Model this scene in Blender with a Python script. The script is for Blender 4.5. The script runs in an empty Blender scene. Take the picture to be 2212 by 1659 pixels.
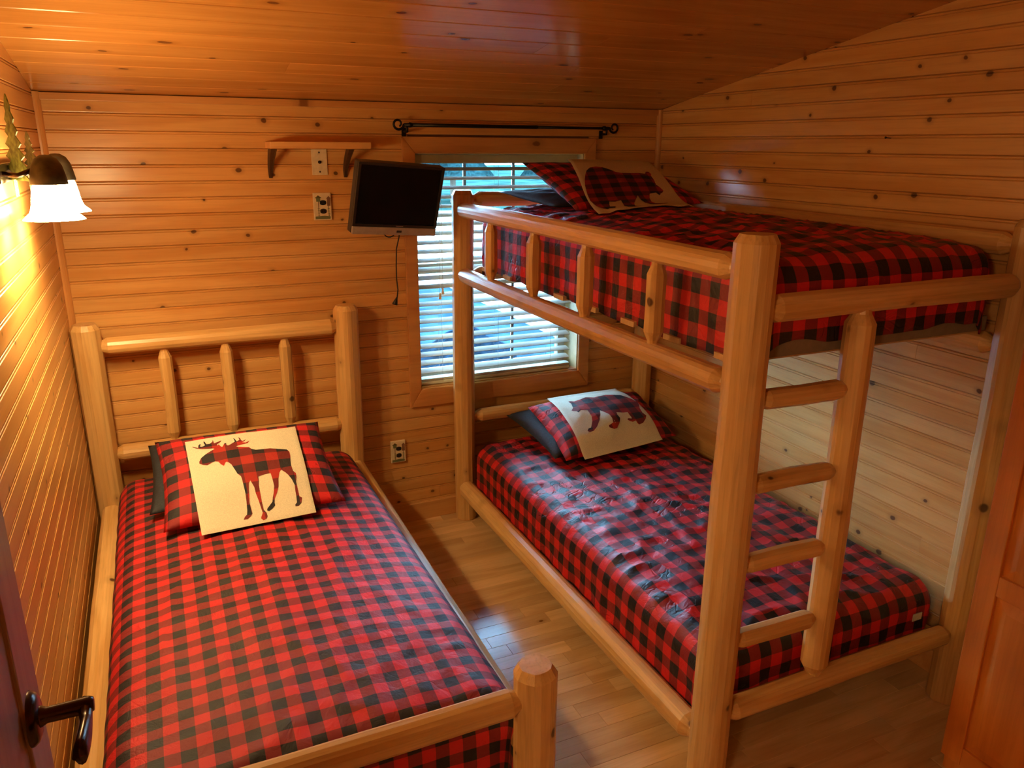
import bpy, bmesh, math, random
from mathutils import Vector, Matrix, noise
from mathutils.bvhtree import BVHTree
from mathutils.geometry import delaunay_2d_cdt

random.seed(7)
S = bpy.context.scene
COL = S.collection

# ------------------------------------------------------------------ camera
cam_d = bpy.data.cameras.new('camera')
cam = bpy.data.objects.new('camera', cam_d)
COL.objects.link(cam)
cam_d.sensor_fit = 'HORIZONTAL'
cam_d.sensor_width = 36.0
cam_d.lens = 36.0 * 1683.0 / 2212.0
cam_d.clip_start = 0.02
cam.matrix_world = Matrix((
    (0.91024, 0.11527, -0.39772, 0.3533),
    (-0.41403, 0.26943, -0.86948, -3.6088),
    (0.00693, 0.95610, 0.29296, 1.9000),
    (0, 0, 0, 1)))
S.camera = cam

# ------------------------------------------------------------------ sky and exposure
W = bpy.data.worlds.new('sky')
S.world = W
W.use_nodes = True
bg = W.node_tree.nodes['Background']
bg.inputs[0].default_value = (0.36, 0.66, 1.0, 1)
bg.inputs[1].default_value = 46.0
S.view_settings.view_transform = 'Standard'
S.view_settings.look = 'None'
S.view_settings.gamma = 1
S.view_settings.use_curve_mapping = False
S.view_settings.exposure = 0.42
S.cycles.use_light_tree = False
S.cycles.adaptive_threshold = 0.02
S.cycles.max_bounces = 6
S.cycles.diffuse_bounces = 4
S.cycles.glossy_bounces = 3
S.cycles.transparent_max_bounces = 6
S.cycles.caustics_reflective = False
S.cycles.caustics_refractive = False
S.cycles.sample_clamp_indirect = 6.0
LAMP = 52.0
BULB = 520.0
HALL_FILL = 52.0  # strength of the added fill lamp in the hall
LAMP_COL = (1.0, 0.70, 0.31)

# ------------------------------------------------------------------ node helpers
def mat(name):
    m = bpy.data.materials.new(name)
    m.use_nodes = True
    nt = m.node_tree
    b = nt.nodes['Principled BSDF']
    return m, nt, b

def N(nt, t, **kw):
    n = nt.nodes.new(t)
    for k, v in kw.items():
        if k.startswith('i_'):
            n.inputs[k[2:]].default_value = v
        else:
            setattr(n, k, v)
    return n

def math_n(nt, op, a, b=None, c=None, clamp=False):
    n = nt.nodes.new('ShaderNodeMath')
    n.operation = op
    n.use_clamp = clamp
    for i, x in enumerate((a, b, c)):
        if x is None:
            continue
        if isinstance(x, (int, float)):
            n.inputs[i].default_value = x
        else:
            nt.links.new(x, n.inputs[i])
    return n.outputs[0]

def mixc(nt, fac, a, b, mode='MIX'):
    n = nt.nodes.new('ShaderNodeMix')
    n.data_type = 'RGBA'
    n.blend_type = mode
    for i, x in ((0, fac), (6, a), (7, b)):
        if isinstance(x, (int, float)):
            n.inputs[i].default_value = x
        elif isinstance(x, tuple):
            n.inputs[i].default_value = (x + (1,))[:4]
        else:
            nt.links.new(x, n.inputs[i])
    return n.outputs[2]

def smooth(nt, x, lo, hi):
    n = nt.nodes.new('ShaderNodeMapRange')
    n.interpolation_type = 'SMOOTHSTEP'
    nt.links.new(x, n.inputs[0])
    n.inputs[1].default_value = lo
    n.inputs[2].default_value = hi
    n.inputs[3].default_value = 0
    n.inputs[4].default_value = 1
    return n.outputs[0]

def wood(name, light, dark, axis='X', rough=0.3, knot=(0.20, 0.07, 0.02), kden=0.55, kscale=7.0,
         kr=0.10, kdim='2D', var=0.16, grain=0.5, coat=0.0, kstretch=0.55, bump=0.05, streak=14.0):
    m, nt, b = mat(name)
    L = nt.links
    tc = N(nt, 'ShaderNodeTexCoord')
    oi = N(nt, 'ShaderNodeObjectInfo')
    r = oi.outputs['Random']
    cmb = N(nt, 'ShaderNodeCombineXYZ')
    L.new(math_n(nt, 'MULTIPLY', r, 37.3), cmb.inputs[0])
    L.new(math_n(nt, 'MULTIPLY', r, 91.7), cmb.inputs[1])
    L.new(math_n(nt, 'MULTIPLY', r, 53.1), cmb.inputs[2])
    add = N(nt, 'ShaderNodeVectorMath', operation='ADD')
    L.new(tc.outputs['Object'], add.inputs[0])
    L.new(cmb.outputs[0], add.inputs[1])
    P = add.outputs[0]
    def scaled(along, across):
        v = N(nt, 'ShaderNodeVectorMath', operation='MULTIPLY')
        L.new(P, v.inputs[0])
        v.inputs[1].default_value = (along, across, across) if axis == 'X' else (across, across, along)
        return v.outputs[0]
    # broad heart / sapwood figure
    n1 = N(nt, 'ShaderNodeTexNoise', i_Scale=1.0, i_Detail=4.0, i_Roughness=0.55, i_Distortion=0.6)
    L.new(scaled(1.3, streak), n1.inputs['Vector'])
    n2 = N(nt, 'ShaderNodeTexNoise', i_Scale=1.0, i_Detail=3.0, i_Roughness=0.6, i_Distortion=0.2)
    L.new(scaled(5.0, 150.0), n2.inputs['Vector'])
    f1 = smooth(nt, n1.outputs[0], 0.34, 0.70)
    col = mixc(nt, f1, light, dark)
    fine = math_n(nt, 'MULTIPLY', smooth(nt, n2.outputs[0], 0.45, 0.75), 0.35 * grain)
    col = mixc(nt, fine, col, tuple(c * 0.55 for c in dark))
    # knots
    vo = N(nt, 'ShaderNodeTexVoronoi', voronoi_dimensions=kdim)
    vo.inputs['Scale'].default_value = 1.0
    ns = N(nt, 'ShaderNodeTexNoise', i_Scale=30.0, i_Detail=1.0)
    L.new(P, ns.inputs['Vector'])
    off = N(nt, 'ShaderNodeVectorMath', operation='MULTIPLY_ADD')
    L.new(ns.outputs['Color'], off.inputs[0])
    off.inputs[1].default_value = (0.05, 0.05, 0.05)
    L.new(scaled(kscale * kstretch, kscale), off.inputs[2])
    L.new(off.outputs[0], vo.inputs['Vector'])
    sep = N(nt, 'ShaderNodeSeparateColor')
    L.new(vo.outputs['Color'], sep.inputs[0])
    pick = math_n(nt, 'GREATER_THAN', sep.outputs[0], 1 - kden)
    siz = math_n(nt, 'MULTIPLY_ADD', sep.outputs[1], 0.7, 0.5)
    dist = math_n(nt, 'DIVIDE', vo.outputs['Distance'], siz)
    core = math_n(nt, 'MULTIPLY', math_n(nt, 'SUBTRACT', 1.0, smooth(nt, dist, kr * 0.6, kr)), pick)
    halo = math_n(nt, 'MULTIPLY', math_n(nt, 'SUBTRACT', 1.0, smooth(nt, dist, kr * 0.7, kr * 2.6)), pick)
    col = mixc(nt, math_n(nt, 'MULTIPLY', halo, 0.45), col, tuple(c * 0.62 for c in dark))
    col = mixc(nt, math_n(nt, 'MULTIPLY', core, 0.92), col, knot)
    # each board a little lighter or darker than its neighbour
    hsv = N(nt, 'ShaderNodeHueSaturation')
    L.new(math_n(nt, 'MULTIPLY_ADD', r, var, 1 - var / 2), hsv.inputs['Value'])
    L.new(col, hsv.inputs['Color'])
    L.new(hsv.outputs[0], b.inputs['Base Color'])
    b.inputs['Roughness'].default_value = rough
    b.inputs['Coat Weight'].default_value = coat
    b.inputs['Coat Roughness'].default_value = 0.12
    if bump:
        bp = N(nt, 'ShaderNodeBump', i_Strength=bump, i_Distance=0.004)
        L.new(n1.outputs[0], bp.inputs['Height'])
        L.new(bp.outputs[0], b.inputs['Normal'])
    return m

def plain(name, col, rough=0.5, metal=0.0, spec=0.5, noise_amt=0.08, nscale=40.0, coat=0.0):
    m, nt, b = mat(name)
    tc = N(nt, 'ShaderNodeTexCoord')
    n = N(nt, 'ShaderNodeTexNoise', i_Scale=nscale, i_Detail=3.0)
    nt.links.new(tc.outputs['Object'], n.inputs['Vector'])
    c = mixc(nt, smooth(nt, n.outputs[0], 0.3, 0.7), tuple(x * (1 - noise_amt) for x in col),
             tuple(min(1, x * (1 + noise_amt)) for x in col))
    nt.links.new(c, b.inputs['Base Color'])
    b.inputs['Roughness'].default_value = rough
    b.inputs['Metallic'].default_value = metal
    b.inputs['Specular IOR Level'].default_value = spec
    b.inputs['Coat Weight'].default_value = coat
    return m

def plaid(name, check, cy=None, red=(0.74, 0.016, 0.020), mid=(0.27, 0.014, 0.017), blk=(0.010, 0.011, 0.014),
          rough=0.6, sheen=0.0, ox=0.0, oy=0.0, crease=0.5):
    m, nt, b = mat(name)
    L = nt.links
    uv = N(nt, 'ShaderNodeUVMap')
    sp = N(nt, 'ShaderNodeSeparateXYZ')
    L.new(uv.outputs[0], sp.inputs[0])
    bands = []
    for i, o in ((0, ox), (1, oy)):
        q = math_n(nt, 'MULTIPLY_ADD', sp.outputs[i], 1 / (2 * (check if i == 0 or cy is None else cy)), 100 + o)
        bands.append(math_n(nt, 'GREATER_THAN', math_n(nt, 'FRACT', q), 0.5))
    s = math_n(nt, 'ADD', bands[0], bands[1])
    c = mixc(nt, math_n(nt, 'MINIMUM', s, 1.0), red, mid)
    c = mixc(nt, math_n(nt, 'GREATER_THAN', s, 1.5), c, blk)
    # weave
    n = N(nt, 'ShaderNodeTexNoise', i_Scale=900.0, i_Detail=2.0)
    L.new(uv.outputs[0], n.inputs['Vector'])
    c = mixc(nt, math_n(nt, 'MULTIPLY', n.outputs[0], 0.22), c, (0.03, 0.01, 0.01))
    L.new(c, b.inputs['Base Color'])
    b.inputs['Roughness'].default_value = rough
    b.inputs['Sheen Weight'].default_value = sheen
    n2 = N(nt, 'ShaderNodeTexNoise', i_Scale=22.0, i_Detail=5.0, i_Roughness=0.6, i_Distortion=0.8)
    L.new(uv.outputs[0], n2.inputs['Vector'])
    bp = N(nt, 'ShaderNodeBump', i_Strength=0.45, i_Distance=0.012)
    L.new(n2.outputs[0], bp.inputs['Height'])
    # sharp little creases, gathered in patches
    n3 = N(nt, 'ShaderNodeTexNoise', i_Scale=7.0, i_Detail=2.0, i_Roughness=0.5, i_Distortion=1.8)
    L.new(uv.outputs[0], n3.inputs['Vector'])
    ln = smooth(nt, math_n(nt, 'ABSOLUTE', math_n(nt, 'SUBTRACT', n3.outputs[0], 0.5)), 0.0, 0.035)
    n4 = N(nt, 'ShaderNodeTexNoise', i_Scale=3.0, i_Detail=1.0)
    L.new(uv.outputs[0], n4.inputs['Vector'])
    bp2 = N(nt, 'ShaderNodeBump', i_Distance=0.007)
    L.new(math_n(nt, 'MULTIPLY', smooth(nt, n4.outputs[0], 0.42, 0.62), crease), bp2.inputs['Strength'])
    L.new(ln, bp2.inputs['Height'])
    L.new(bp.outputs[0], bp2.inputs['Normal'])
    L.new(bp2.outputs[0], b.inputs['Normal'])
    return m

M = {}
M['wall'] = wood('pine_wall', (0.72, 0.40, 0.140), (0.61, 0.29, 0.08), rough=0.28, kden=0.52, kscale=6.0, kr=0.062, kstretch=0.8, knot=(0.10, 0.035, 0.012), bump=0.04)
M['ceiling'] = wood('pine_ceiling', (0.62, 0.29, 0.075), (0.53, 0.225, 0.05), rough=0.19, kden=0.55, kscale=5.0, kr=0.060, knot=(0.12, 0.03, 0.008))
M['trim'] = wood('pine_trim', (0.64, 0.31, 0.10), (0.52, 0.23, 0.07), rough=0.3, kden=0.2, kscale=5, kr=0.07)
M['log'] = wood('peeled_log', (0.74, 0.47, 0.19), (0.59, 0.32, 0.10), axis='Z', rough=0.33, kden=1.0, kscale=8.5, kdim='3D',
                kr=0.125, knot=(0.07, 0.025, 0.01), grain=0.9, streak=22.0, kstretch=0.8, var=0.2, bump=0.12)
M['slat'] = wood('bed_slat', (0.70, 0.46, 0.22), (0.58, 0.34, 0.14), rough=0.5, kden=0.3)
M['floor'] = wood('maple_floor', (0.77, 0.51, 0.26), (0.58, 0.35, 0.15), rough=0.16, kden=0.08, kscale=6, kr=0.06,
                  var=0.34, grain=0.5, streak=9.0, bump=0.015)
M['cab'] = wood('cabinet_maple', (0.66, 0.22, 0.035), (0.54, 0.16, 0.022), axis='Z', rough=0.35, kden=0.12, var=0.05)
M['door'] = wood('door_wood', (0.42, 0.25, 0.17), (0.33, 0.18, 0.12), axis='Z', rough=0.4, kden=0.25, var=0.05)
M['shelf'] = wood('shelf_pine', (0.72, 0.40, 0.15), (0.62, 0.31, 0.10), rough=0.35, kden=0.2)
M['plaid'] = plaid('buffalo_check', 0.0432, rough=0.52)
M['plaid_left'] = plaid('buffalo_check_fine', 0.0355, cy=0.0345, rough=0.66, crease=0.2)
M['plaid_sham'] = plaid('buffalo_check_sham', 0.041, rough=0.75, ox=.25)
M['plaid_print'] = plaid('buffalo_check_print', 0.046, red=(0.42, 0.022, 0.012), mid=(0.17, 0.012, 0.010), rough=0.8, sheen=0, crease=0.0)
M['cream'] = plain('cream_linen', (0.74, 0.68, 0.52), 0.85, nscale=300, noise_amt=0.10)
M['navy'] = plain('dark_pillow_cotton', (0.020, 0.024, 0.034), 0.8, nscale=120, noise_amt=0.3)
M['mattress'] = plain('mattress_ticking', (0.55, 0.55, 0.56), 0.7, nscale=80)
M['board'] = plain('bunk_platform', (0.22, 0.17, 0.12), 0.7)
M['black'] = plain('black_plastic', (0.012, 0.012, 0.013), 0.35)
M['screen'] = plain('tv_screen', (0.003, 0.003, 0.004), 0.35, noise_amt=0.0, spec=0.12)
M['silver'] = plain('silver_plastic', (0.40, 0.36, 0.34), 0.35, metal=0.3)
M['iron'] = plain('black_iron', (0.015, 0.013, 0.012), 0.4, metal=0.6)
M['bronze'] = plain('dark_bronze', (0.050, 0.028, 0.018), 0.25, metal=0.85)
M['brownmetal'] = plain('brown_bracket', (0.07, 0.035, 0.02), 0.35, metal=0.3)
M['ivory'] = plain('ivory_plastic', (0.72, 0.60, 0.40), 0.45)
M['blind'] = plain('blind_slat', (0.58, 0.52, 0.41), 0.6, noise_amt=0.03, spec=0.12)
M['valance'] = plain('blind_valance', (0.40, 0.34, 0.19), 0.5, noise_amt=0.03)
M['cord'] = plain('blind_cord', (0.62, 0.56, 0.44), 0.8)
M['vinyl'] = plain('window_vinyl', (0.70, 0.68, 0.60), 0.4)
M['jamb'] = wood('window_jamb', (0.72, 0.55, 0.28), (0.62, 0.45, 0.2), rough=0.4, kden=0.1)
M['leafgreen'] = plain('painted_green', (0.22, 0.30, 0.10), 0.5, noise_amt=0.5, nscale=60)
M['olive'] = plain('painted_olive', (0.11, 0.09, 0.03), 0.5, noise_amt=0.5, nscale=60)
M['barn'] = plain('painted_barn_brown', (0.20, 0.10, 0.06), 0.6)
M['sage'] = plain('painted_sage', (0.14, 0.16, 0.07), 0.6)
M['capm'] = plain('fitter_cap', (0.055, 0.042, 0.025), 0.5, metal=0.4, noise_amt=0.3)
M['gap'] = plain('dark_gap', (0.20, 0.09, 0.03), 0.8)
M['gravel_sunlit'] = plain('gravel_and_sunlit_patch', (0.22, 0.20, 0.19), 0.9, nscale=3, noise_amt=0.1)  # gravel, and the pale colour that paints a sunlit patch
M['nearground'] = plain('dark_ground', (0.009, 0.020, 0.033), 0.9, spec=0.0, nscale=3, noise_amt=0.35)  # very dark bluish tone for the ground nearest the window
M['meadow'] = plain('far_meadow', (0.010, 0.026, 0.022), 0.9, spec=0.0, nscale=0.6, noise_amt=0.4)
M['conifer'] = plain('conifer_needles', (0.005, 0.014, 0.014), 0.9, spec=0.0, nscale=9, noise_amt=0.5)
M['bark'] = plain('bark', (0.12, 0.08, 0.05), 0.9)
M['siding'] = plain('shrub_leaves', (0.004, 0.008, 0.013), 0.8, spec=0.0, nscale=14, noise_amt=0.5)
M['shaderoof'] = plain('shade_roof', (0.16, 0.22, 0.26), 0.7)  # for the added roof that blocks sky light
# lamp glass gives off light
m, nt, b = mat('lit_glass_shade')
b.inputs['Base Color'].default_value = (0.9, 0.85, 0.75, 1)
b.inputs['Emission Color'].default_value = LAMP_COL + (1,)
b.inputs['Emission Strength'].default_value = LAMP
M['shade'] = m
m, nt, b = mat('lit_bulb')
b.inputs['Emission Color'].default_value = LAMP_COL + (1,)
b.inputs['Emission Strength'].default_value = BULB
M['bulb'] = m
# clear window pane
m, nt, b = mat('window_glass')
out = nt.nodes['Material Output']
tr = N(nt, 'ShaderNodeBsdfTransparent')
tr.inputs[0].default_value = (0.93, 0.97, 0.98, 1)
gl = N(nt, 'ShaderNodeBsdfGlossy')
gl.inputs['Roughness'].default_value = 0.02
fr = N(nt, 'ShaderNodeFresnel')
fr.inputs[0].default_value = 1.45
mx = N(nt, 'ShaderNodeMixShader')
nt.links.new(fr.outputs[0], mx.inputs[0])
nt.links.new(tr.outputs[0], mx.inputs[1])
nt.links.new(gl.outputs[0], mx.inputs[2])
nt.links.new(mx.outputs[0], out.inputs[0])
M['glass'] = m

# ------------------------------------------------------------------ object helpers
def tag(o, label=None, cat=None, group=None, kind=None):
    if label: o['label'] = label
    if cat: o['category'] = cat
    if group: o['group'] = group
    if kind: o['kind'] = kind
    return o

def setparent(o, parent):
    if parent is not None:
        o.parent = parent
        mw = o.matrix_basis.copy()
        pm = world_of(parent)
        o.matrix_parent_inverse = Matrix.Identity(4)
        o.matrix_basis = pm.inverted() @ mw

def world_of(o):
    m = o.matrix_basis.copy()
    while o.parent:
        o = o.parent
        m = o.matrix_basis @ m
    return m

def link(name, me, parent=None, mw=None):
    o = bpy.data.objects.new(name, me)
    COL.objects.link(o)
    if mw is not None:
        o.matrix_basis = mw
    setparent(o, parent)
    return o

def empty(name, loc, label, cat, group=None):
    o = bpy.data.objects.new(name, None)
    o.empty_display_size = 0.1
    COL.objects.link(o)
    o.matrix_basis = Matrix.Translation(loc)
    tag(o, label, cat, group)
    return o

def mesh(name, verts, faces, material, flat=True, uvs=None):
    me = bpy.data.meshes.new(name)
    me.from_pydata([tuple(v) for v in verts], [], faces)
    me.materials.append(material)
    if uvs:
        ul = me.uv_layers.new(name='UVMap')
        for lp in me.loops:
            ul.data[lp.index].uv = uvs[lp.vertex_index]
    if not flat:
        for p in me.polygons:
            p.use_smooth = True
    me.update()
    return me

def bm_mesh(name, bm, material, flat=True):
    bmesh.ops.recalc_face_normals(bm, faces=bm.faces)
    me = bpy.data.meshes.new(name)
    bm.to_mesh(me)
    bm.free()
    me.materials.append(material)
    if not flat:
        for p in me.polygons:
            p.use_smooth = True
    return me

def add_box(bm, lo, hi, mw=None):
    vs = []
    for z in (lo[2], hi[2]):
        for x, y in ((lo[0], lo[1]), (hi[0], lo[1]), (hi[0], hi[1]), (lo[0], hi[1])):
            v = Vector((x, y, z))
            vs.append(bm.verts.new(mw @ v if mw else v))
    for f in ((3, 2, 1, 0), (4, 5, 6, 7), (0, 1, 5, 4), (1, 2, 6, 5), (2, 3, 7, 6), (3, 0, 4, 7)):
        bm.faces.new([vs[i] for i in f])
    return vs

def box(name, lo, hi, material, parent=None, bevel=0.0, mw=None, seg=2):
    """box in world axes (or in the frame mw); its origin sits at its centre"""
    c = (Vector(lo) + Vector(hi)) / 2
    h = (Vector(hi) - Vector(lo)) / 2
    bm = bmesh.new()
    add_box(bm, -h, h)
    if bevel:
        bmesh.ops.bevel(bm, geom=list(bm.edges), offset=bevel, segments=seg, affect='EDGES', profile=0.6)
    me = bm_mesh(name, bm, material)
    T = Matrix.Translation(c)
    return link(name, me, parent, (mw @ T) if mw else T)

def frame(origin, xa, ya, za):
    m = Matrix.Identity(4)
    for i, a in enumerate((xa, ya, za)):
        for k in range(3):
            m[k][i] = a[k]
    for k in range(3):
        m[k][3] = origin[k]
    return m

def axis_frame(p0, p1):
    z = (Vector(p1) - Vector(p0)).normalized()
    x = Vector((1, 0, 0)) if abs(z.x) < 0.8 else Vector((0, 1, 0))
    x = (x - z * x.dot(z)).normalized()
    y = z.cross(x)
    return frame(p0, x, y, z)

def log(name, p0, p1, r, parent, start='flat', end='flat', n=15, material=None, r1=None, seed=None):
    """a hand-peeled log: drawknife facets, a little bow and taper, cut or tenoned ends"""
    rnd = random.Random(seed if seed is not None else random.random())
    r1 = r if r1 is None else r1
    Ln = (Vector(p1) - Vector(p0)).length
    side = [1 + rnd.uniform(-0.035, 0.035) for _ in range(n)]
    ang = [2 * math.pi * (i + rnd.uniform(-0.22, 0.22)) / n for i in range(n)]
    rings = []
    ends = {'flat': [(0, 0.93), (0.006, 1)], 'chamfer': [(0, 0.76), (0.022, 1.0)],
            'tenon': [(0, 0.58), (0.012, 0.62), (0.040, 1.0)], 'round': [(0, 0.5), (0.012, 0.84), (0.03, 1.0)]}
    for d, s in ends[start]:
        rings.append((d, s))
    k = max(2, int(Ln / 0.16))
    for i in range(1, k):
        t = i / k * Ln
        if 0.05 < t < Ln - 0.05:
            rings.append((t, 1))
    for d, s in reversed(ends[end]):
        rings.append((Ln - d, s))
    bx, by = rnd.uniform(-1, 1) * 0.004, rnd.uniform(-1, 1) * 0.004
    vs, fs = [], []
    for t, s in rings:
        q = t / Ln
        rr = (r + (r1 - r) * q) * s * (1 + (rnd.uniform(-0.025, 0.025) if s == 1 else 0))
        bow = math.sin(math.pi * q)
        for i in range(n):
            rad = rr * side[i] * (1 + (rnd.uniform(-0.018, 0.018)))
            vs.append((bx * bow + rad * math.cos(ang[i]), by * bow + rad * math.sin(ang[i]), t))
    for j in range(len(rings) - 1):
        for i in range(n):
            a, b2 = j * n + i, j * n + (i + 1) % n
            fs.append((a, b2, b2 + n, a + n))
    fs.append(tuple(reversed(range(n))))
    fs.append(tuple(range((len(rings) - 1) * n, len(rings) * n)))
    me = mesh(name, vs, fs, material or M['log'])
    return link(name, me, parent, axis_frame(p0, p1))

def tube_bm(bm, pts, r, n=8, closed=False):
    pts = [Vector(p) for p in pts]
    rings = []
    up = None
    for i, p in enumerate(pts):
        d = (pts[min(i + 1, len(pts) - 1)] - pts[max(i - 1, 0)]).normalized()
        if up is None:
            up = Vector((0, 0, 1)) if abs(d.z) < 0.9 else Vector((1, 0, 0))
        x = (up - d * up.dot(d)).normalized()
        up = x
        y = d.cross(x)
        rr = r[i] if isinstance(r, (list, tuple)) else r
        rings.append([bm.verts.new(p + rr * (math.cos(2 * math.pi * k / n) * x + math.sin(2 * math.pi * k / n) * y)) for k in range(n)])
    for a, b2 in zip(rings, rings[1:]):
        for k in range(n):
            bm.faces.new((a[k], a[(k + 1) % n], b2[(k + 1) % n], b2[k]))
    bm.faces.new(rings[0][::-1])
    bm.faces.new(rings[-1])

def tube(name, pts, r, material, parent=None, n=8):
    o = Vector(pts[0])
    bm = bmesh.new()
    tube_bm(bm, [Vector(p) - o for p in pts], r, n)
    return link(name, bm_mesh(name, bm, material, flat=False), parent, Matrix.Translation(o))

def lathe(name, prof, material, parent=None, mw=None, n=28, flat=False, cap=False):
    """prof: list of (radius, z)"""
    vs, fs = [], []
    for r, z in prof:
        for k in range(n):
            a = 2 * math.pi * k / n
            vs.append((r * math.cos(a), r * math.sin(a), z))
    for j in range(len(prof) - 1):
        for k in range(n):
            a, b2 = j * n + k, j * n + (k + 1) % n
            fs.append((a, b2, b2 + n, a + n))
    if cap:
        fs.append(tuple(reversed(range(n))))
        fs.append(tuple(range((len(prof) - 1) * n, len(prof) * n)))
    return link(name, mesh(name, vs, fs, material, flat=flat), parent, mw)

def prism(name, poly, depth, material, parent=None, mw=None, bevel=0.0):
    """poly in local XY, thickness along local Z"""
    bm = bmesh.new()
    v0 = [bm.verts.new((x, y, 0)) for x, y in poly]
    f = bm.faces.new(v0)
    r = bmesh.ops.extrude_face_region(bm, geom=[f])
    for g in r['geom']:
        if isinstance(g, bmesh.types.BMVert):
            g.co.z += depth
    bmesh.ops.triangulate(bm, faces=[q for q in bm.faces if len(q.verts) > 4])
    if bevel:
        bmesh.ops.bevel(bm, geom=[e for e in bm.edges if e.calc_face_angle(0) > 0.5], offset=bevel, segments=2, affect='EDGES')
    return link(name, bm_mesh(name, bm, material), parent, mw)

# ------------------------------------------------------------------ room shell
WX = 2.849          # width of the room
HB = 2.083          # ceiling height at the window wall
SL = 0.1718         # ceiling rises towards the viewer
YN = -3.95          # wall behind the viewer
PW = 0.0655         # visible width of one wall board
Z0 = 2.010 - PW * 30
def ceil_z(y): return HB - SL * y

BEAD = [(0.0, -0.0055), (0.0022, -0.0004), (0.0045, 0.0), (PW - 0.0120, 0.0), (PW - 0.0098, -0.0035),
        (PW - 0.0070, -0.0006), (PW - 0.0030, -0.0006), (PW - 0.0004, -0.0055)]

def plank(name, origin, along, across, normal, s_of, e_of, width, parent, material, prof=None, thick=0.014):
    """a beaded board: s_of / e_of give where it starts and ends for each height across it"""
    prof = prof or BEAD
    sc = width / PW if prof is BEAD and abs(width - PW) > 1e-6 else 1
    vs, fs = [], []
    pr = [(a * sc, d) for a, d in prof]
    pr = [(pr[0][0], -thick)] + pr + [(pr[-1][0], -thick)]
    n = len(pr)
    for a, d in pr: vs.append((s_of(a), a, d))
    for a, d in pr: vs.append((e_of(a), a, d))
    for i in range(n - 1): fs.append((i, i + n, i + n + 1, i + 1))
    fs.append(tuple(range(n)))
    fs.append(tuple(reversed(range(n, 2 * n))))
    return link(name, mesh(name, vs, fs, material), parent, frame(origin, along, across, normal))

TH = 0.014
# window opening
WX0, WX1, WZ0, WZ1 = 1.497, 2.395, 0.722, 1.862
CX0, CX1, CZ0, CZ1 = 1.437, 2.460, 0.628, 1.935   # outer edge of the casing

def backing(name, boxes, label=None):
    bm = bmesh.new()
    for lo, hi in boxes: add_box(bm, lo, hi)
    o = link(name, bm_mesh(name, bm, M['gap']))
    tag(o, kind='structure')
    return o

WT = 0.16
wall_back = backing('wall_back', [((-0.1, TH, -0.05), (WX0, TH + WT, 2.3)), ((WX1, TH, -0.05), (WX + 0.1, TH + WT, 2.3)),
                                  ((WX0, TH, -0.05), (WX1, TH + WT, WZ0)), ((WX0, TH, WZ1), (WX1, TH + WT, 2.3))])
wall_left = backing('wall_left', [((-TH - 0.1, -3.18, -0.05), (-TH, TH, 2.95)), ((-TH - 0.1, YN, 2.06), (-TH, -3.18, 2.95))])
wall_right = backing('wall_right', [((WX + TH, YN, -0.05), (WX + TH + 0.1, TH, 2.95))])
wall_near = backing('wall_near', [((-0.2, YN - 0.1, -0.05), (WX + 0.2, YN, 2.95))])
wall_near.data.materials[0] = M['wall']
# small hall beyond the open doorway in the left wall
wall_hall = backing('wall_hall', [((-1.3, YN - 0.1, -0.05), (-1.2, -2.5, 2.4)), ((-1.3, -2.6, -0.05), (-0.114, -2.5, 2.4)), ((-1.3, YN - 0.1, -0.05), (-0.2, YN, 2.4))])
wall_hall.data.materials[0] = M['wall']
struct_c = backing('ceiling_hall', [((-1.3, YN - 0.1, 2.3), (-0.114, -2.5, 2.4))]); struct_c.data.materials[0] = M['ceiling']
struct_f = backing('floor_hall', [((-1.3, YN - 0.1, -0.12), (-0.014, -2.5, 0.0))]); struct_f.data.materials[0] = M['floor']

rows = [(Z0 + PW * (k - 1), ) for k in range(0, 46)]
rnd = random.Random(3)
for (z,) in rows:
    w = PW
    lo = z
    if z + w < 0.10 or z > HB - 0.002: continue
    top = min(z + w, HB)
    wcut = top - z
    # window wall: runs left to right, broken by the window
    if z < CZ1 - 0.01 and z + w > CZ0 + 0.01:
        segs = [(0.0, CX0 + 0.03), (CX1 - 0.03, WX)]
    else:
        segs = [(0.0, WX)]
        if rnd.random() < 0.45:
            j = rnd.uniform(0.5, 2.3)
            segs = [(0, j - 0.0006), (j + 0.0006, WX)]
    for a, b in segs:
        plank('plank', (0, 0, z), (1, 0, 0), (0, 0, 1), (0, -1, 0), lambda q, a=a: a, lambda q, b=b: b, wcut, wall_back, M['wall'])
for (z,) in rows:
    if z + PW < 0.05: continue
    # side walls: boards above the low end of the roof are cut along its slope
    def ycut(q, z=z): return min(0.0, (HB - (z + q)) / SL)
    ys = ycut(PW)
    if ys < YN + 0.3: continue
    joint = rnd.uniform(-1.9, -0.5) if rnd.random() < 0.4 and ys > -0.4 else None
    segs = [(None, YN)] if joint is None else [(None, joint + 0.0006), (joint - 0.0006, YN)]
    for a, b in segs:
        plank('plank', (WX, 0, z), (0, -1, 0), (0, 0, 1), (-1, 0, 0),
              (lambda q, yc=ycut: -yc(q)) if a is None else (lambda q, a=a: -a), lambda q, b=b: -b, PW, wall_right, M['wall'])
    y0l = YN if z > 2.05 else -3.18
    plank('plank', (0, y0l, z), (0, 1, 0), (0, 0, 1), (1, 0, 0), lambda q: 0.0, lambda q, yc=ycut, y0l=y0l: yc(q) - y0l, PW, wall_left, M['wall'])

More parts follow.
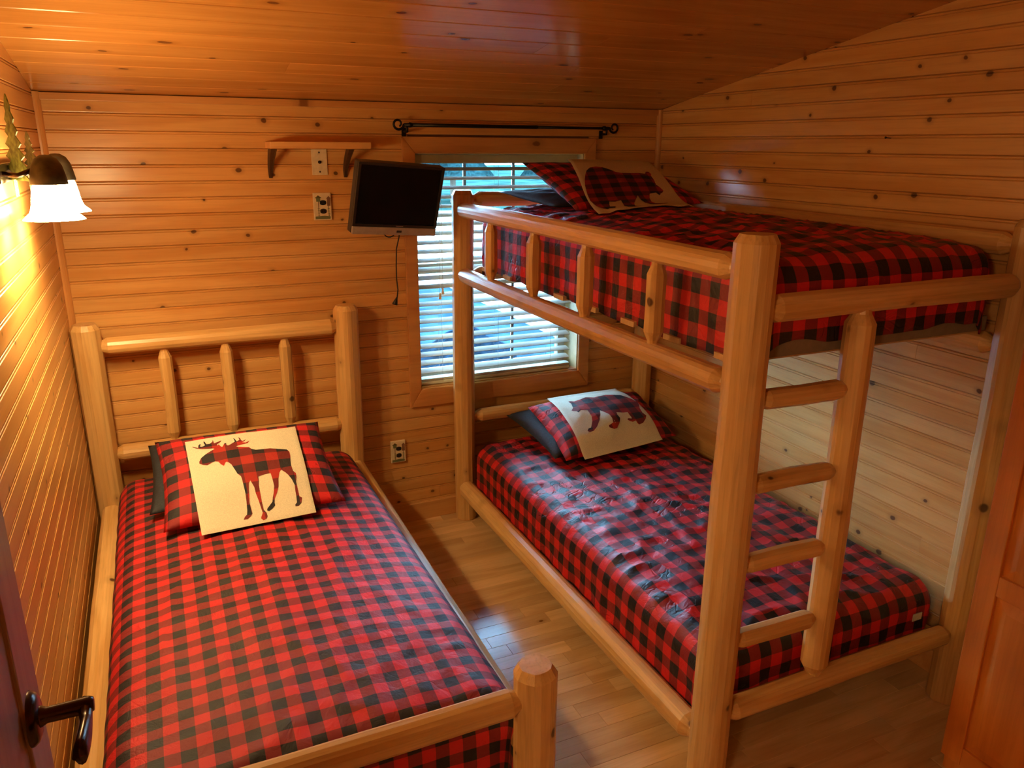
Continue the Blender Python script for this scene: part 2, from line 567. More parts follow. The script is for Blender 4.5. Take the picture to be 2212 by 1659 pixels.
# ceiling boards run parallel to the window wall
cl = math.sqrt(1 + SL * SL)
up = Vector((0, -1, SL)) / cl           # up the slope
nrm = Vector((0, -SL, -1)) / cl         # into the room
bm = bmesh.new()
T = frame((0, 0, HB), (1, 0, 0), up, -Vector(nrm))
add_box(bm, (-0.2, -0.2, TH), (WX + 0.2, 4.3, TH + 0.1), T)
ceiling = link('ceiling', bm_mesh('ceiling', bm, M['gap']))
tag(ceiling, kind='structure')
CWD = 0.137
VG = [(0.0, -0.004), (0.005, 0.0), (CWD - 0.005, 0.0), (CWD - 0.0004, -0.004)]
for k in range(29):
    o = Vector((0, 0, HB)) + up * (CWD * k)
    j = rnd.uniform(0.6, 2.4) if rnd.random() < 0.5 else None
    for a, b in ([(-0.0, WX)] if j is None else [(0.0, j - 0.0006), (j + 0.0006, WX)]):
        # across axis must keep the board facing down into the room
        plank('plank', o, (1, 0, 0), up, nrm, lambda q, a=a: a, lambda q, b=b: b, CWD, ceiling, M['ceiling'], prof=VG)

# floor of short hardwood strips
bm = bmesh.new()
add_box(bm, (-0.1, YN, -0.12), (WX + 0.1, 0.1, -0.012))
floor = link('floor', bm_mesh('floor', bm, M['gap']))
tag(floor, kind='structure')
FW = 0.0695
y = 0.0
nfl = 0
while y - FW > YN and nfl < 298:
    x = -rnd.uniform(0.0, 0.5)
    while x < WX:
        ln = rnd.uniform(0.42, 0.95) if y > -2.6 else rnd.uniform(0.8, 1.4)
        a, b = max(0, x), min(WX, x + ln)
        if b - a > 0.02:
            e = 0.0005
            hgt = rnd.uniform(-0.0003, 0.0)
            bm = bmesh.new()
            add_box(bm, (0, 0, -0.012), (b - a - e, FW - e, hgt))
            bmesh.ops.bevel(bm, geom=[q for q in bm.edges if all(v.co.z > -0.001 for v in q.verts)], offset=0.0008, segments=1, affect='EDGES')
            link('floor_strip', bm_mesh('floor_strip', bm, M['floor']), floor, Matrix.Translation((a, y - FW, 0)))
            nfl += 1
        x += ln
    y -= FW

# trims
def struct(o): return tag(o, kind='structure')
def quarter(name, p0, p1, u, v, r, parent=None, material=None):
    """quarter-round strip in the corner of directions u and v"""
    p0, p1, u, v = Vector(p0), Vector(p1), Vector(u), Vector(v)
    prof = [(0, 0)] + [(r * math.cos(t), r * math.sin(t)) for t in [i * math.pi / 10 for i in range(6)]]
    L = (p1 - p0).length
    vs = [(0, a, b) for a, b in prof] + [(L, a, b) for a, b in prof]
    n = len(prof)
    fs = [(i, (i + 1) % n, (i + 1) % n + n, i + n) for i in range(n)] + [tuple(range(n)), tuple(reversed(range(n, 2 * n)))]
    return link(name, mesh(name, vs, fs, material or M['trim']), parent, frame(p0, (p1 - p0).normalized(), u, v))
struct(quarter('trim_1', (0, 0, 0.1), (0, 0, HB), (1, 0, 0), (0, -1, 0), 0.024))
struct(quarter('trim_2', (WX, 0, 0.1), (WX, 0, HB), (-1, 0, 0), (0, -1, 0), 0.022))
struct(box('trim_3', (0.0, -0.010, HB - 0.030), (WX, -0.0005, HB - 0.002), M['trim'], bevel=0.003))
bb = box('baseboard_back', (0.0, -0.014, 0.0), (WX, -0.001, 0.098), M['shelf'], bevel=0.004); struct(bb)
struct(box('baseboard_left', (0.001, -3.17, 0.0), (0.012, -0.02, 0.098), M['shelf'], bevel=0.004))
struct(box('baseboard_right', (WX - 0.012, -3.9, 0.0), (WX - 0.001, -0.02, 0.098), M['shelf'], bevel=0.004))

# ------------------------------------------------------------------ window
win = bpy.data.objects.new('window_1', None); COL.objects.link(win)
win.matrix_basis = Matrix.Translation((WX0, 0.1, WZ0)); struct(win)
def casing(poly):
    prism('casing_board', poly, 0.018, M['trim'], win, frame((0, -0.0005, 0), (1, 0, 0), (0, 0, 1), (0, -1, 0)), bevel=0.003)
casing([(CX0, CZ0), (WX0, WZ0), (WX0, WZ1), (CX0, CZ1)])
casing([(CX1, CZ0), (CX1, CZ1), (WX1, WZ1), (WX1, WZ0)])
casing([(CX0, CZ1), (WX0, WZ1), (WX1, WZ1), (CX1, CZ1)])
casing([(CX0, CZ0), (CX1, CZ0), (WX1, WZ0), (WX0, WZ0)])
YG = 0.165
box('jamb_board', (WX0 - 0.012, 0.0, WZ0), (WX0 + 0.004, YG + 0.02, WZ1), M['jamb'], win)
box('jamb_board', (WX1 - 0.004, 0.0, WZ0), (WX1 + 0.012, YG + 0.02, WZ1), M['jamb'], win)
box('jamb_board', (WX0, 0.0, WZ1 - 0.004), (WX1, YG + 0.02, WZ1 + 0.012), M['jamb'], win)
box('window_stool', (WX0, 0.0, WZ0 - 0.012), (WX1, YG + 0.02, WZ0 + 0.004), M['trim'], win)
fw = 0.045
def sash_bar(lo, hi): box('sash_frame', lo, hi, M['vinyl'], win, bevel=0.003)
sash_bar((WX0 + 0.004, YG - 0.02, WZ0 + 0.004), (WX0 + fw, YG + 0.02, WZ1 - 0.004))
sash_bar((WX1 - fw, YG - 0.02, WZ0 + 0.004), (WX1 - 0.004, YG + 0.02, WZ1 - 0.004))
sash_bar((WX0 + fw, YG - 0.02, WZ0 + 0.004), (WX1 - fw, YG + 0.02, WZ0 + 0.05))
sash_bar((WX0 + fw, YG - 0.02, WZ1 - 0.05), (WX1 - fw, YG + 0.02, WZ1 - 0.004))
sash_bar((WX0 + fw, YG - 0.018, 1.275), (WX1 - fw, YG + 0.018, 1.325))
for z0, z1 in ((WZ0 + 0.05, 1.275), (1.325, WZ1 - 0.05)):
    box('window_pane', (WX0 + fw, YG - 0.003, z0), (WX1 - fw, YG + 0.003, z1), M['glass'], win)
    for xm in (WX0 + fw + (WX1 - WX0 - 2 * fw) / 3, WX0 + fw + (WX1 - WX0 - 2 * fw) * 2 / 3):
        box('muntin', (xm - 0.008, YG + 0.004, z0), (xm + 0.008, YG + 0.012, z1), M['vinyl'], win)

# blind hung in the window recess
BX0, BX1 = WX0 + 0.008, WX1 - 0.034
blind = empty('window_blind', (1.93, 0.055, WZ1 - 0.05), 'cream horizontal slat blind hanging in the window, slats open', 'blind')
box('valance', (BX0 - 0.002, 0.008, WZ1 - 0.044), (BX1 + 0.004, 0.020, WZ1 - 0.006), M['valance'], blind, bevel=0.002)
box('head_rail', (BX0, 0.022, WZ1 - 0.046), (BX1, 0.078, WZ1 - 0.006), M['valance'], blind, bevel=0.002)
PS = 0.0432
slat_me = None
zs = WZ1 - 0.072
tilt = math.radians(14)
nsl = 0
while zs > WZ0 + 0.05:
    if slat_me is None:
        bm = bmesh.new()
        h = (BX1 - BX0) / 2
        rows_v = []
        for t in (-1, -0.5, 0, 0.5, 1):
            crown = 0.002 * (1 - t * t)
            rows_v.append([bm.verts.new((s * h, t * 0.025, crown + dz)) for s in (-1, 1) for dz in (0, -0.0026)])
        for a, b in zip(rows_v, rows_v[1:]):
            bm.faces.new((a[0], a[2], b[2], b[0])); bm.faces.new((a[1], b[1], b[3], a[3]))
            bm.faces.new((a[0], b[0], b[1], a[1])); bm.faces.new((a[2], a[3], b[3], b[2]))
        bm.faces.new(rows_v[0]) if False else None
        for q in (rows_v[0], rows_v[-1]):
            bm.faces.new((q[0], q[1], q[3], q[2]))
        slat_me = bm_mesh('slat', bm, M['blind'])
    mw = Matrix.Translation(((BX0 + BX1) / 2, 0.050, zs)) @ Matrix.Rotation(tilt, 4, 'X')
    link('slat', slat_me, blind, mw)
    zs -= PS
    nsl += 1
for k in range(3):      # spare slats stacked on the bottom rail
    link('slat', slat_me, blind, Matrix.Translation(((BX0 + BX1) / 2, 0.050, WZ0 + 0.029 + 0.004 * k)))
box('bottom_rail', (BX0, 0.024, WZ0 + 0.006), (BX1, 0.076, WZ0 + 0.024), M['blind'], blind, bevel=0.004)
for xc in (BX0 + 0.12, (BX0 + BX1) / 2, BX1 - 0.12):
    for yy in (0.023, 0.077):
        tube('ladder_cord', [(xc, yy, WZ0 + 0.02), (xc, yy, WZ1 - 0.05)], 0.0008, M['cord'], blind, 5)
for xc, zt in ((1.612, 1.170), (1.626, 1.195)):
    tube('pull_cord', [(xc, 0.006, zt + 0.02), (xc + 0.002, 0.006, 1.5), (xc - 0.002, 0.010, WZ1 - 0.045)], 0.0011, M['cord'], blind, 5)
    lathe('cord_tassel', [(0.003, 0.030), (0.006, 0.026), (0.005, 0.018), (0.0075, 0.004), (0.0078, 0.0), (0.004, -0.002)],
          M['ivory'], blind, Matrix.Translation((xc, 0.004, zt)), n=12)

# ------------------------------------------------------------------ curtain rod
rod = empty('curtain_rod', (1.98, -0.06, 1.985), 'black iron curtain rod with scroll ends above the window', 'curtain rod')
RZ, RY = 1.984, -0.060
tube('rod', [(1.47, RY, RZ), (2.10, RY, RZ)], 0.0085, M['iron'], rod, 12)
tube('rod', [(2.08, RY, RZ), (2.47, RY, RZ)], 0.0065, M['iron'], rod, 12)
for sx, x in ((-1, 1.47), (1, 2.47)):
    tube('collar', [(x - 0.004 * sx, RY, RZ), (x + 0.010 * sx, RY, RZ), (x + 0.012 * sx, RY, RZ), (x + 0.035 * sx, RY, RZ)],
         [0.010, 0.012, 0.009, 0.008], M['iron'], rod, 12)
    pts = []
    for i in range(26):
        t = i / 25
        a = math.pi * 1.0 + t * math.pi * 2.35
        rr = 0.027 * (1 - 0.58 * t)
        pts.append((x + sx * (0.035 + 0.027 + rr * math.cos(a)), RY, RZ + rr * math.sin(a) + 0.004))
    tube('scroll', pts, [0.0062 * (1 - 0.35 * i / 25) for i in range(26)], M['iron'], rod, 8)
    bxx = x + 0.02 * sx
    tube('bracket', [(bxx, RY, RZ), (bxx, RY + 0.004, RZ - 0.028), (bxx, -0.01, RZ - 0.028)], 0.006, M['iron'], rod, 8)
    box('bracket_plate', (bxx - 0.010, -0.005, RZ - 0.05), (bxx + 0.010, 0.0, RZ - 0.01), M['iron'], rod, bevel=0.001)

# ------------------------------------------------------------------ shelf, plates, outlets
shelf = empty('wall_shelf', (1.05, 0, 1.88), 'small pine shelf on two dark brackets left of the window', 'shelf')
box('board', (0.835, -0.150, 1.880), (1.258, -0.001, 1.908), M['shelf'], shelf, bevel=0.003)
for x in (0.848, 1.173):
    bm = bmesh.new()
    # tapered curved bracket: wide at the shelf, narrow at the wall below
    st = []
    for i in range(9):
        t = i / 8
        y = -0.132 * (1 - t) ** 1.7 - 0.004
        z = 1.879 - 0.122 * t
        w = 0.0185 - 0.011 * t
        st.append([bm.verts.new((x + sx * w, yy, z)) for sx, yy in ((-1, y + 0.010 * (1 - t) + 0.003), (-0.5, y - 0.003), (0.5, y - 0.003), (1, y + 0.010 * (1 - t) + 0.003))])
    st2 = [[bm.verts.new((v.co.x, min(-0.001, v.co.y + 0.008), v.co.z)) for v in r] for r in st]
    for a, b, c, d in zip(st, st[1:], st2, st2[1:]):
        for i in range(3):
            bm.faces.new((a[i], a[i + 1], b[i + 1], b[i])); bm.faces.new((c[i], d[i], d[i + 1], c[i + 1]))
        bm.faces.new((a[0], b[0], d[0], c[0])); bm.faces.new((a[3], c[3], d[3], b[3]))
    bm.faces.new(st[0] + st2[0][::-1]); bm.faces.new(st[-1][::-1] + st2[-1])
    link('bracket', bm_mesh('bracket', bm, M['brownmetal']), shelf)

pl = empty('cable_plate', (1.06, 0, 1.82), 'ivory cable wall plate with a centre jack under the shelf', 'wall plate')
box('plate', (1.026, -0.006, 1.768), (1.094, -0.0005, 1.882 - 0.004), M['ivory'], pl, bevel=0.002)
lathe('jack', [(0.007, 0), (0.007, 0.004), (0.0045, 0.004), (0.0045, 0.010), (0.002, 0.010)], M['bronze'], pl,
      frame((1.060, -0.006, 1.823), (1, 0, 0), (0, 0, 1), (0, -1, 0)), n=12)
for z in (1.782, 1.864):
    lathe('screw', [(0.004, 0), (0.0035, 0.0015), (0.0005, 0.002)], M['brownmetal'], pl, frame((1.060, -0.006, z), (1, 0, 0), (0, 0, 1), (0, -1, 0)), n=10)

def outlet(x0, z0, w, h, label):
    o = empty('outlet_plate', (x0 + w / 2, 0, z0), label, 'outlet', 'painted birdhouse outlet plates')
    box('plate', (x0, -0.012, z0), (x0 + w, -0.0005, z0 + h), M['ivory'], o, bevel=0.004)
    F = lambda x, z, d=0.012: frame((x0 + x * w, -d, z0 + z * h), (1, 0, 0), (0, 0, 1), (0, -1, 0))
    for z in (0.33, 0.64):
        r, hw = 0.17 * w * 1.05, 0.175 * w
        poly = []
        for i in range(20):
            a = 2 * math.pi * i / 20
            poly.append((max(-hw, min(hw, r * 1.15 * math.cos(a))), 0.092 * h * math.sin(a)))
        so = prism('socket', poly, 0.002, M['black'], o, F(0.53, z))
        for sx in (-0.35, 0.35):
            box('slot', (x0 + (0.53 + sx * 0.2) * w - 0.001, -0.0146, z0 + z * h - 0.003), (x0 + (0.53 + sx * 0.2) * w + 0.001, -0.0139, z0 + z * h + 0.004), M['bronze'], so)
    # painted birdhouses on posts, and a strip of grass
    prism('painted_birdhouse', [(-0.11 * w, 0), (0.11 * w, 0), (0.12 * w, 0.14 * h), (-0.12 * w, 0.14 * h)], 0.0007, M['sage'], o, F(0.28, 0.68))
    prism('painted_roof', [(-0.19 * w, 0), (0.19 * w, 0), (0, 0.10 * h)], 0.0009, M['olive'], o, F(0.28, 0.81))
    prism('painted_birdhouse', [(-0.10 * w, 0), (0.08 * w, 0), (0.09 * w, 0.26 * h), (-0.10 * w, 0.26 * h)], 0.0007, M['barn'], o, F(0.86, 0.52))
    prism('painted_roof', [(-0.15 * w, 0), (0.12 * w, 0), (0, 0.10 * h)], 0.0009, M['barn'], o, F(0.86, 0.78))
    prism('painted_post', [(-0.018 * w, 0), (0.018 * w, 0), (0.018 * w, 0.56 * h), (-0.018 * w, 0.56 * h)], 0.0006, M['barn'], o, F(0.28, 0.13))
    prism('painted_post', [(-0.015 * w, 0), (0.015 * w, 0), (0.015 * w, 0.42 * h), (-0.015 * w, 0.42 * h)], 0.0006, M['olive'], o, F(0.84, 0.13))
    for k in range(5):
        for sx in (-1, 1):
            for px in (0.28, 0.84):
                prism('painted_leaf', [(0, 0), (sx * 0.09 * w, 0.035 * h), (sx * 0.02 * w, 0.03 * h)], 0.0006, M['leafgreen'], o, F(px, 0.16 + 0.06 * k))
    prism('painted_grass', [(-0.42 * w, 0), (0.40 * w, 0), (0.42 * w, 0.09 * h), (0.1 * w, 0.12 * h), (-0.42 * w, 0.10 * h)], 0.0006, M['sage'], o, F(0.5, 0.04))
    return o
outlet(1.020, 1.572, 0.080, 0.120, 'cream outlet plate with painted birdhouses, high on the wall beside the television')
outlet(1.326, 0.345, 0.078, 0.118, 'cream outlet plate with painted birdhouses, low on the wall between the beds')

# ------------------------------------------------------------------ television
tv = empty('television', (1.34, -0.25, 1.67), 'small black flat television on a wall arm in front of the window', 'television')
ya, ti, ro = math.radians(7.6), math.radians(13.3), math.radians(4.4)
TVM = Matrix.Translation((1.34, -0.25, 1.67)) @ Matrix.Rotation(ya, 4, 'Z') @ Matrix.Rotation(ti, 4, 'X') @ Matrix.Rotation(ro, 4, 'Y')
hw, hh = 0.2005, 0.1545
sb = 0.034
box('cabinet', (-hw, 0.0, -hh), (hw, 0.045, hh), M['black'], tv, bevel=0.006, mw=TVM)
bz = 0.012
for lo, hi in (((-hw, -0.010, hh - bz), (hw, 0.002, hh)), ((-hw, -0.010, -hh + sb), (-hw + bz, 0.002, hh - bz)),
               ((hw - bz, -0.010, -hh + sb), (hw, 0.002, hh - bz)), ((-hw + bz, -0.010, -hh + sb), (hw - bz, 0.002, -hh + sb + bz))):
    box('bezel', lo, hi, M['black'], tv, bevel=0.0015, mw=TVM)
box('screen', (-hw + bz, -0.004, -hh + sb + bz), (hw - bz, 0.002, hh - bz), M['screen'], tv, mw=TVM)
sp = box('speaker_bar', (-hw + 0.001, -0.014, -hh), (hw - 0.001, 0.002, -hh + sb), M['silver'], tv, bevel=0.004, mw=TVM)
box('sensor_window', (0.006, -0.0150, -hh + 0.012), (0.030, -0.0135, -hh + 0.022), M['black'], sp, mw=TVM)
for k in range(7):
    box('logo_letter', (0.002 + k * 0.005, -0.0106, -hh + sb + 0.0045), (0.0055 + k * 0.005, -0.0098, -hh + sb + 0.0075), M['silver'], tv, mw=TVM)
box('rear_housing', (-0.13, 0.045, -0.10), (0.13, 0.075, 0.10), M['black'], tv, bevel=0.01, mw=TVM)
A0 = TVM @ Vector((0.0, 0.075, 0.0))
tube('wall_arm', [A0, A0 + Vector((0.02, 0.05, 0)), (1.40, -0.06, 1.67), (1.40, -0.006, 1.67)], 0.014, M['black'], tv, 10)
box('wall_bracket', (1.375, -0.010, 1.60), (1.425, -0.0005, 1.74), M['black'], tv, bevel=0.003)
pc = tube('power_cord', [(1.366, -0.17, 1.545), (1.366, -0.155, 1.50), (1.365, -0.11, 1.44), (1.364, -0.10, 1.36), (1.3635, -0.10, 1.30), (1.368, -0.10, 1.25), (1.362, -0.10, 1.21)],
     0.0030, M['black'], tv, 7)
lathe('plug', [(0.003, 0.0), (0.005, -0.006), (0.012, -0.028), (0.013, -0.036), (0.002, -0.037)], M['black'], pc,
      Matrix.Translation((1.362, -0.10, 1.215)) @ Matrix.Rotation(math.radians(20), 4, 'Y'), n=10)
pts = [(1.28 + 0.085 * t, -0.17 + 0.02 * math.sin(3 * t), 1.535 - 0.035 * math.sin(math.pi * t)) for t in [i / 9 for i in range(10)]]
tube('signal_cord', pts, 0.0026, M['black'], tv, 6)
tube('signal_cord', [(1.20 + 0.05 * t, -0.19, 1.535 - 0.012 * math.sin(math.pi * t)) for t in [i / 6 for i in range(7)]], 0.0026, M['black'], tv, 6)

# ------------------------------------------------------------------ wall lamp with two bell shades
lamp = empty('wall_sconce', (0.02, -0.96, 1.80), 'rustic two light wall sconce with bell glass shades and pine tree cutouts', 'wall lamp')
box('backplate', (0.0, -1.20, 1.795), (0.016, -0.70, 1.845), M['bronze'], lamp, bevel=0.004)
SX = 0.118
for ys in (-1.150, -0.870):
    zt = 1.700
    prof = [(0.036, 0.098), (0.043, 0.084), (0.0475, 0.060), (0.051, 0.036), (0.058, 0.014), (0.070, 0.003), (0.0755, 0.0), (0.0735, 0.003), (0.058, 0.017), (0.049, 0.038), (0.045, 0.062), (0.040, 0.084), (0.034, 0.096)]
    lathe('glass_shade', prof, M['shade'], lamp, Matrix.Translation((SX, ys, zt)), n=22)
    lathe('bulb', [(0.001, 0.022), (0.014, 0.025), (0.023, 0.034), (0.027, 0.048), (0.023, 0.064), (0.014, 0.080), (0.012, 0.096)], M['bulb'], lamp, Matrix.Translation((SX, ys, zt)), n=14)
    lathe('cap', [(0.0455, 0.092), (0.046, 0.095), (0.042, 0.118), (0.037, 0.140), (0.027, 0.158), (0.012, 0.167), (0.001, 0.168), (0.001, 0.160), (0.022, 0.150), (0.036, 0.118), (0.0405, 0.095), (0.0455, 0.092)],
          M['capm'], lamp, Matrix.Translation((SX, ys, zt)))
    tube('arm', [(0.012, ys, 1.820), (0.05, ys, 1.815), (SX - 0.035, ys, 1.828)], 0.007, M['bronze'], lamp, 8)
def pine(y, z, h, w, x, material, nm):
    tip = []
    rr = random.Random(int(y * 100))
    L, R = [], []
    nb = 7
    for i in range(nb):
        t = i / nb
        ww = w * (1 - t) ** 0.8
        L.append((-ww, t * h)); L.append((-ww * 0.45, (t + 0.09) * h))
        R.append((ww, t * h)); R.append((ww * 0.45, (t + 0.09) * h))
    poly = L + [(0, h)] + R[::-1]
    o = prism(nm, poly, 0.003, material, lamp, frame((x, y, z), (0.45, -0.893, 0), (0, 0, 1), (-0.893, -0.45, 0)))
    return o
pine(-1.085, 1.80, 0.22, 0.080, 0.045, M['leafgreen'], 'pine_cutout')
pine(-0.770, 1.80, 0.13, 0.070, 0.045, M['olive'], 'pine_cutout')
for y, n in ((-1.085, 3), (-0.77, 2)):
    for k in range(n):
        prism('trunk_cutout', [(-0.006, 0), (0.006, 0), (0.007, 0.045), (-0.007, 0.045)], 0.003, M['leafgreen'] if n == 3 else M['barn'], lamp,
              frame((0.034, y + 0.022 * (k - (n - 1) / 2), 1.758), (0, -1, 0), (0, 0, 1), (-1, 0, 0)))

# added fill lamp, never in view, brightens the viewer's side through the doorway
m, nt, b = mat('lit_hall_fill')
b.inputs['Base Color'].default_value = (0.9, 0.85, 0.75, 1)
b.inputs['Emission Color'].default_value = (1.0, 0.70, 0.33, 1)
b.inputs['Emission Strength'].default_value = HALL_FILL
hl = empty('hall_fill_lamp', (-0.36, -3.78, 2.3), 'added globe fill lamp, unseen in the hall outside the doorway', 'ceiling lamp')
lathe('globe', [(0.001, -0.12), (0.05, -0.109), (0.09, -0.079), (0.115, -0.035), (0.12, 0.0), (0.11, 0.048), (0.08, 0.089), (0.05, 0.109)], m, hl, Matrix.Translation((-0.36, -3.78, 1.98)), n=20)
lathe('stem', [(0.05, 0.108), (0.02, 0.12), (0.02, 0.29), (0.06, 0.31), (0.06, 0.318)], M['bronze'], hl, Matrix.Translation((-0.36, -3.78, 1.98)), n=16)

# ------------------------------------------------------------------ log bed on the left
bed = empty('log_bed', (0.585, -1.14, 0), 'single bed frame of peeled pine logs along the left wall', 'bed frame')
hx0, hx1, hy, fy = 0.0585, 1.1196, -0.090, -2.183
fx1 = 1.072
log('head_post', (hx0, hy, 0), (hx0, hy, 1.196), 0.056, bed, end='chamfer', seed=11)
log('head_post', (hx1, hy, 0), (hx1, hy, 1.196), 0.056, bed, end='chamfer', seed=12)
log('foot_post', (fx1, fy, 0), (fx1, fy, 0.706), 0.053, bed, end='chamfer', seed=13)
log('foot_post', (hx0 + 0.002, fy, 0), (hx0 + 0.002, fy, 0.706), 0.053, bed, end='chamfer', seed=14)
log('head_rail', (hx0 + 0.035, hy, 1.098), (hx1 - 0.035, hy, 1.098), 0.036, bed, 'tenon', 'tenon', seed=15)
log('head_rail', (hx0 + 0.035, hy, 0.626), (hx1 - 0.035, hy, 0.626), 0.036, bed, 'tenon', 'tenon', seed=16)
for x, s in ((0.339, 1), (0.585, 2), (0.837, 3)):
    log('spindle', (x, hy, 0.655), (x, hy, 1.070), 0.0275, bed, 'tenon', 'tenon', n=9, seed=20 + s)
log('foot_rail', (hx0 + 0.035, fy, 0.617), (fx1 - 0.03, fy, 0.617), 0.036, bed, 'tenon', 'tenon', seed=30)
log('foot_rail', (hx0 + 0.035, fy, 0.25), (fx1 - 0.03, fy, 0.25), 0.036, bed, 'tenon', 'tenon', seed=31)
log('side_rail', (hx1 + 0.003, hy - 0.03, 0.410), (fx1 + 0.022, fy + 0.03, 0.412), 0.042, bed, 'tenon', 'tenon', seed=32)
log('side_rail', (0.062, hy - 0.04, 0.385), (0.062, fy + 0.04, 0.385), 0.044, bed, 'tenon', 'tenon', seed=33)
sl_me = None
for k in range(8):
    box('slat', (0.10, -0.36 - 0.23 * k, 0.300), (1.05, -0.28 - 0.23 * k, 0.318), M['slat'], bed)

# ------------------------------------------------------------------ log bunk bed
XA, XB, YB, YF, HK = 1.706, 2.768, -0.0765, -2.0986, 1.697
bunk = empty('log_bunk_bed', (2.23, -1.09, 0), 'bunk bed frame of peeled pine logs with a ladder at its foot', 'bunk bed')
PR = 0.056
log('post', (XA, YB, 0), (XA, YB, HK), PR - 0.002, bunk, end='chamfer', seed=41)
log('post', (XA, YF, 0), (XA, YF, HK), PR + 0.001, bunk, end='chamfer', seed=42)
log('post', (XB, YB, 0), (XB, YB, HK), PR - 0.002, bunk, end='chamfer', seed=43)
log('post', (XB, YF, 0), (XB, YF, HK), PR, bunk, end='chamfer', seed=44)
log('guard_rail', (XA - 0.012, YB - 0.02, 1.607), (XA - 0.012, YF + 0.045, 1.607), 0.036, bunk, 'round', 'tenon', seed=45)
log('guard_rail', (XA - 0.012, YB - 0.02, 1.300), (XA - 0.012, YF + 0.045, 1.300), 0.036, bunk, 'round', 'tenon', seed=46)
for k, y in enumerate((-0.446, -0.874, -1.281, -1.70)):
    log('guard_spindle', (XA - 0.012, y, 1.328), (XA - 0.012, y, 1.580), 0.0285, bunk, 'tenon', 'tenon', n=9, seed=50 + k)
log('side_rail', (XA - 0.010, YB - 0.02, 0.183), (XA - 0.010, YF + 0.045, 0.183), 0.044, bunk, 'round', 'tenon', seed=55)
log('wall_rail', (XB, YB - 0.04, 1.618), (XB, YF + 0.045, 1.618), 0.036, bunk, 'tenon', 'tenon', seed=56)
log('wall_rail', (XB, YB - 0.04, 1.300), (XB, YF + 0.045, 1.300), 0.036, bunk, 'tenon', 'tenon', seed=57)
log('wall_rail', (XB, YB - 0.04, 0.183), (XB, YF + 0.045, 0.183), 0.042, bunk, 'tenon', 'tenon', seed=58)
log('end_rail', (XA + 0.040, YF, 1.504), (XB - 0.035, YF, 1.504), 0.0365, bunk, 'tenon', 'tenon', seed=59)
log('end_rail', (XA + 0.040, YF, 0.275), (XB - 0.035, YF, 0.275), 0.036, bunk, 'tenon', 'tenon', seed=60)
log('head_rail', (XA + 0.045, YB, 1.655), (XB - 0.035, YB, 1.655), 0.036, bunk, 'tenon', 'tenon', seed=61)
log('head_rail', (XA + 0.045, YB, 0.566), (XB - 0.035, YB, 0.566), 0.034, bunk, 'tenon', 'tenon', seed=62)
log('head_rail', (XA + 0.045, YB, 1.300), (XB - 0.035, YB, 1.300), 0.034, bunk, 'tenon', 'tenon', seed=63)
XL = 2.098
log('ladder_post', (XL + 0.003, YF, 0.305), (XL - 0.003, YF, 1.480), 0.041, bunk, 'tenon', 'tenon', seed=64)
for k, z in enumerate((1.258, 1.010, 0.764, 0.520)):
    log('ladder_rung', (XA + 0.040, YF, z + 0.003), (XL - 0.020, YF, z - 0.003), 0.0285, bunk, 'tenon', 'tenon', n=10, seed=65 + k)
for k in range(8):
    y = -0.24 - 0.245 * k
    box('slat', (XA + 0.045, y - 0.04, 1.332), (XB - 0.03, y + 0.04, 1.350), M['slat'], bunk, bevel=0.001)
    if k < 7: box('slat', (XA + 0.10, y - 0.04, 0.214), (XB - 0.03, y + 0.04, 0.230), M['slat'], bunk, bevel=0.001)

# ------------------------------------------------------------------ mattresses
def mattress(name, lo, hi, label, material):
    o = box(name, lo, hi, material, None, bevel=0.03, seg=3)
    return tag(o, label, 'mattress')
mattress('mattress', (0.115, -2.08, 0.320), (1.040, -0.18, 0.505), 'white mattress under the covers of the left single bed', M['mattress'])
mattress('mattress', (1.80, -1.985, 1.352), (2.700, -0.15, 1.565), 'mattress on the upper bunk under checked covers', M['navy'])
mattress('mattress', (1.80, -1.985, 0.232), (2.700, -0.15, 0.405), 'grey mattress on the lower bunk under checked covers', M['mattress'])
bd = box('bunk_board', (1.775, -2.040, 1.3515), (2.715, -1.995, 1.398), M['board'], None, bevel=0.003)
tag(bd, 'grey brown board edge under the foot of the upper bunk', 'board')

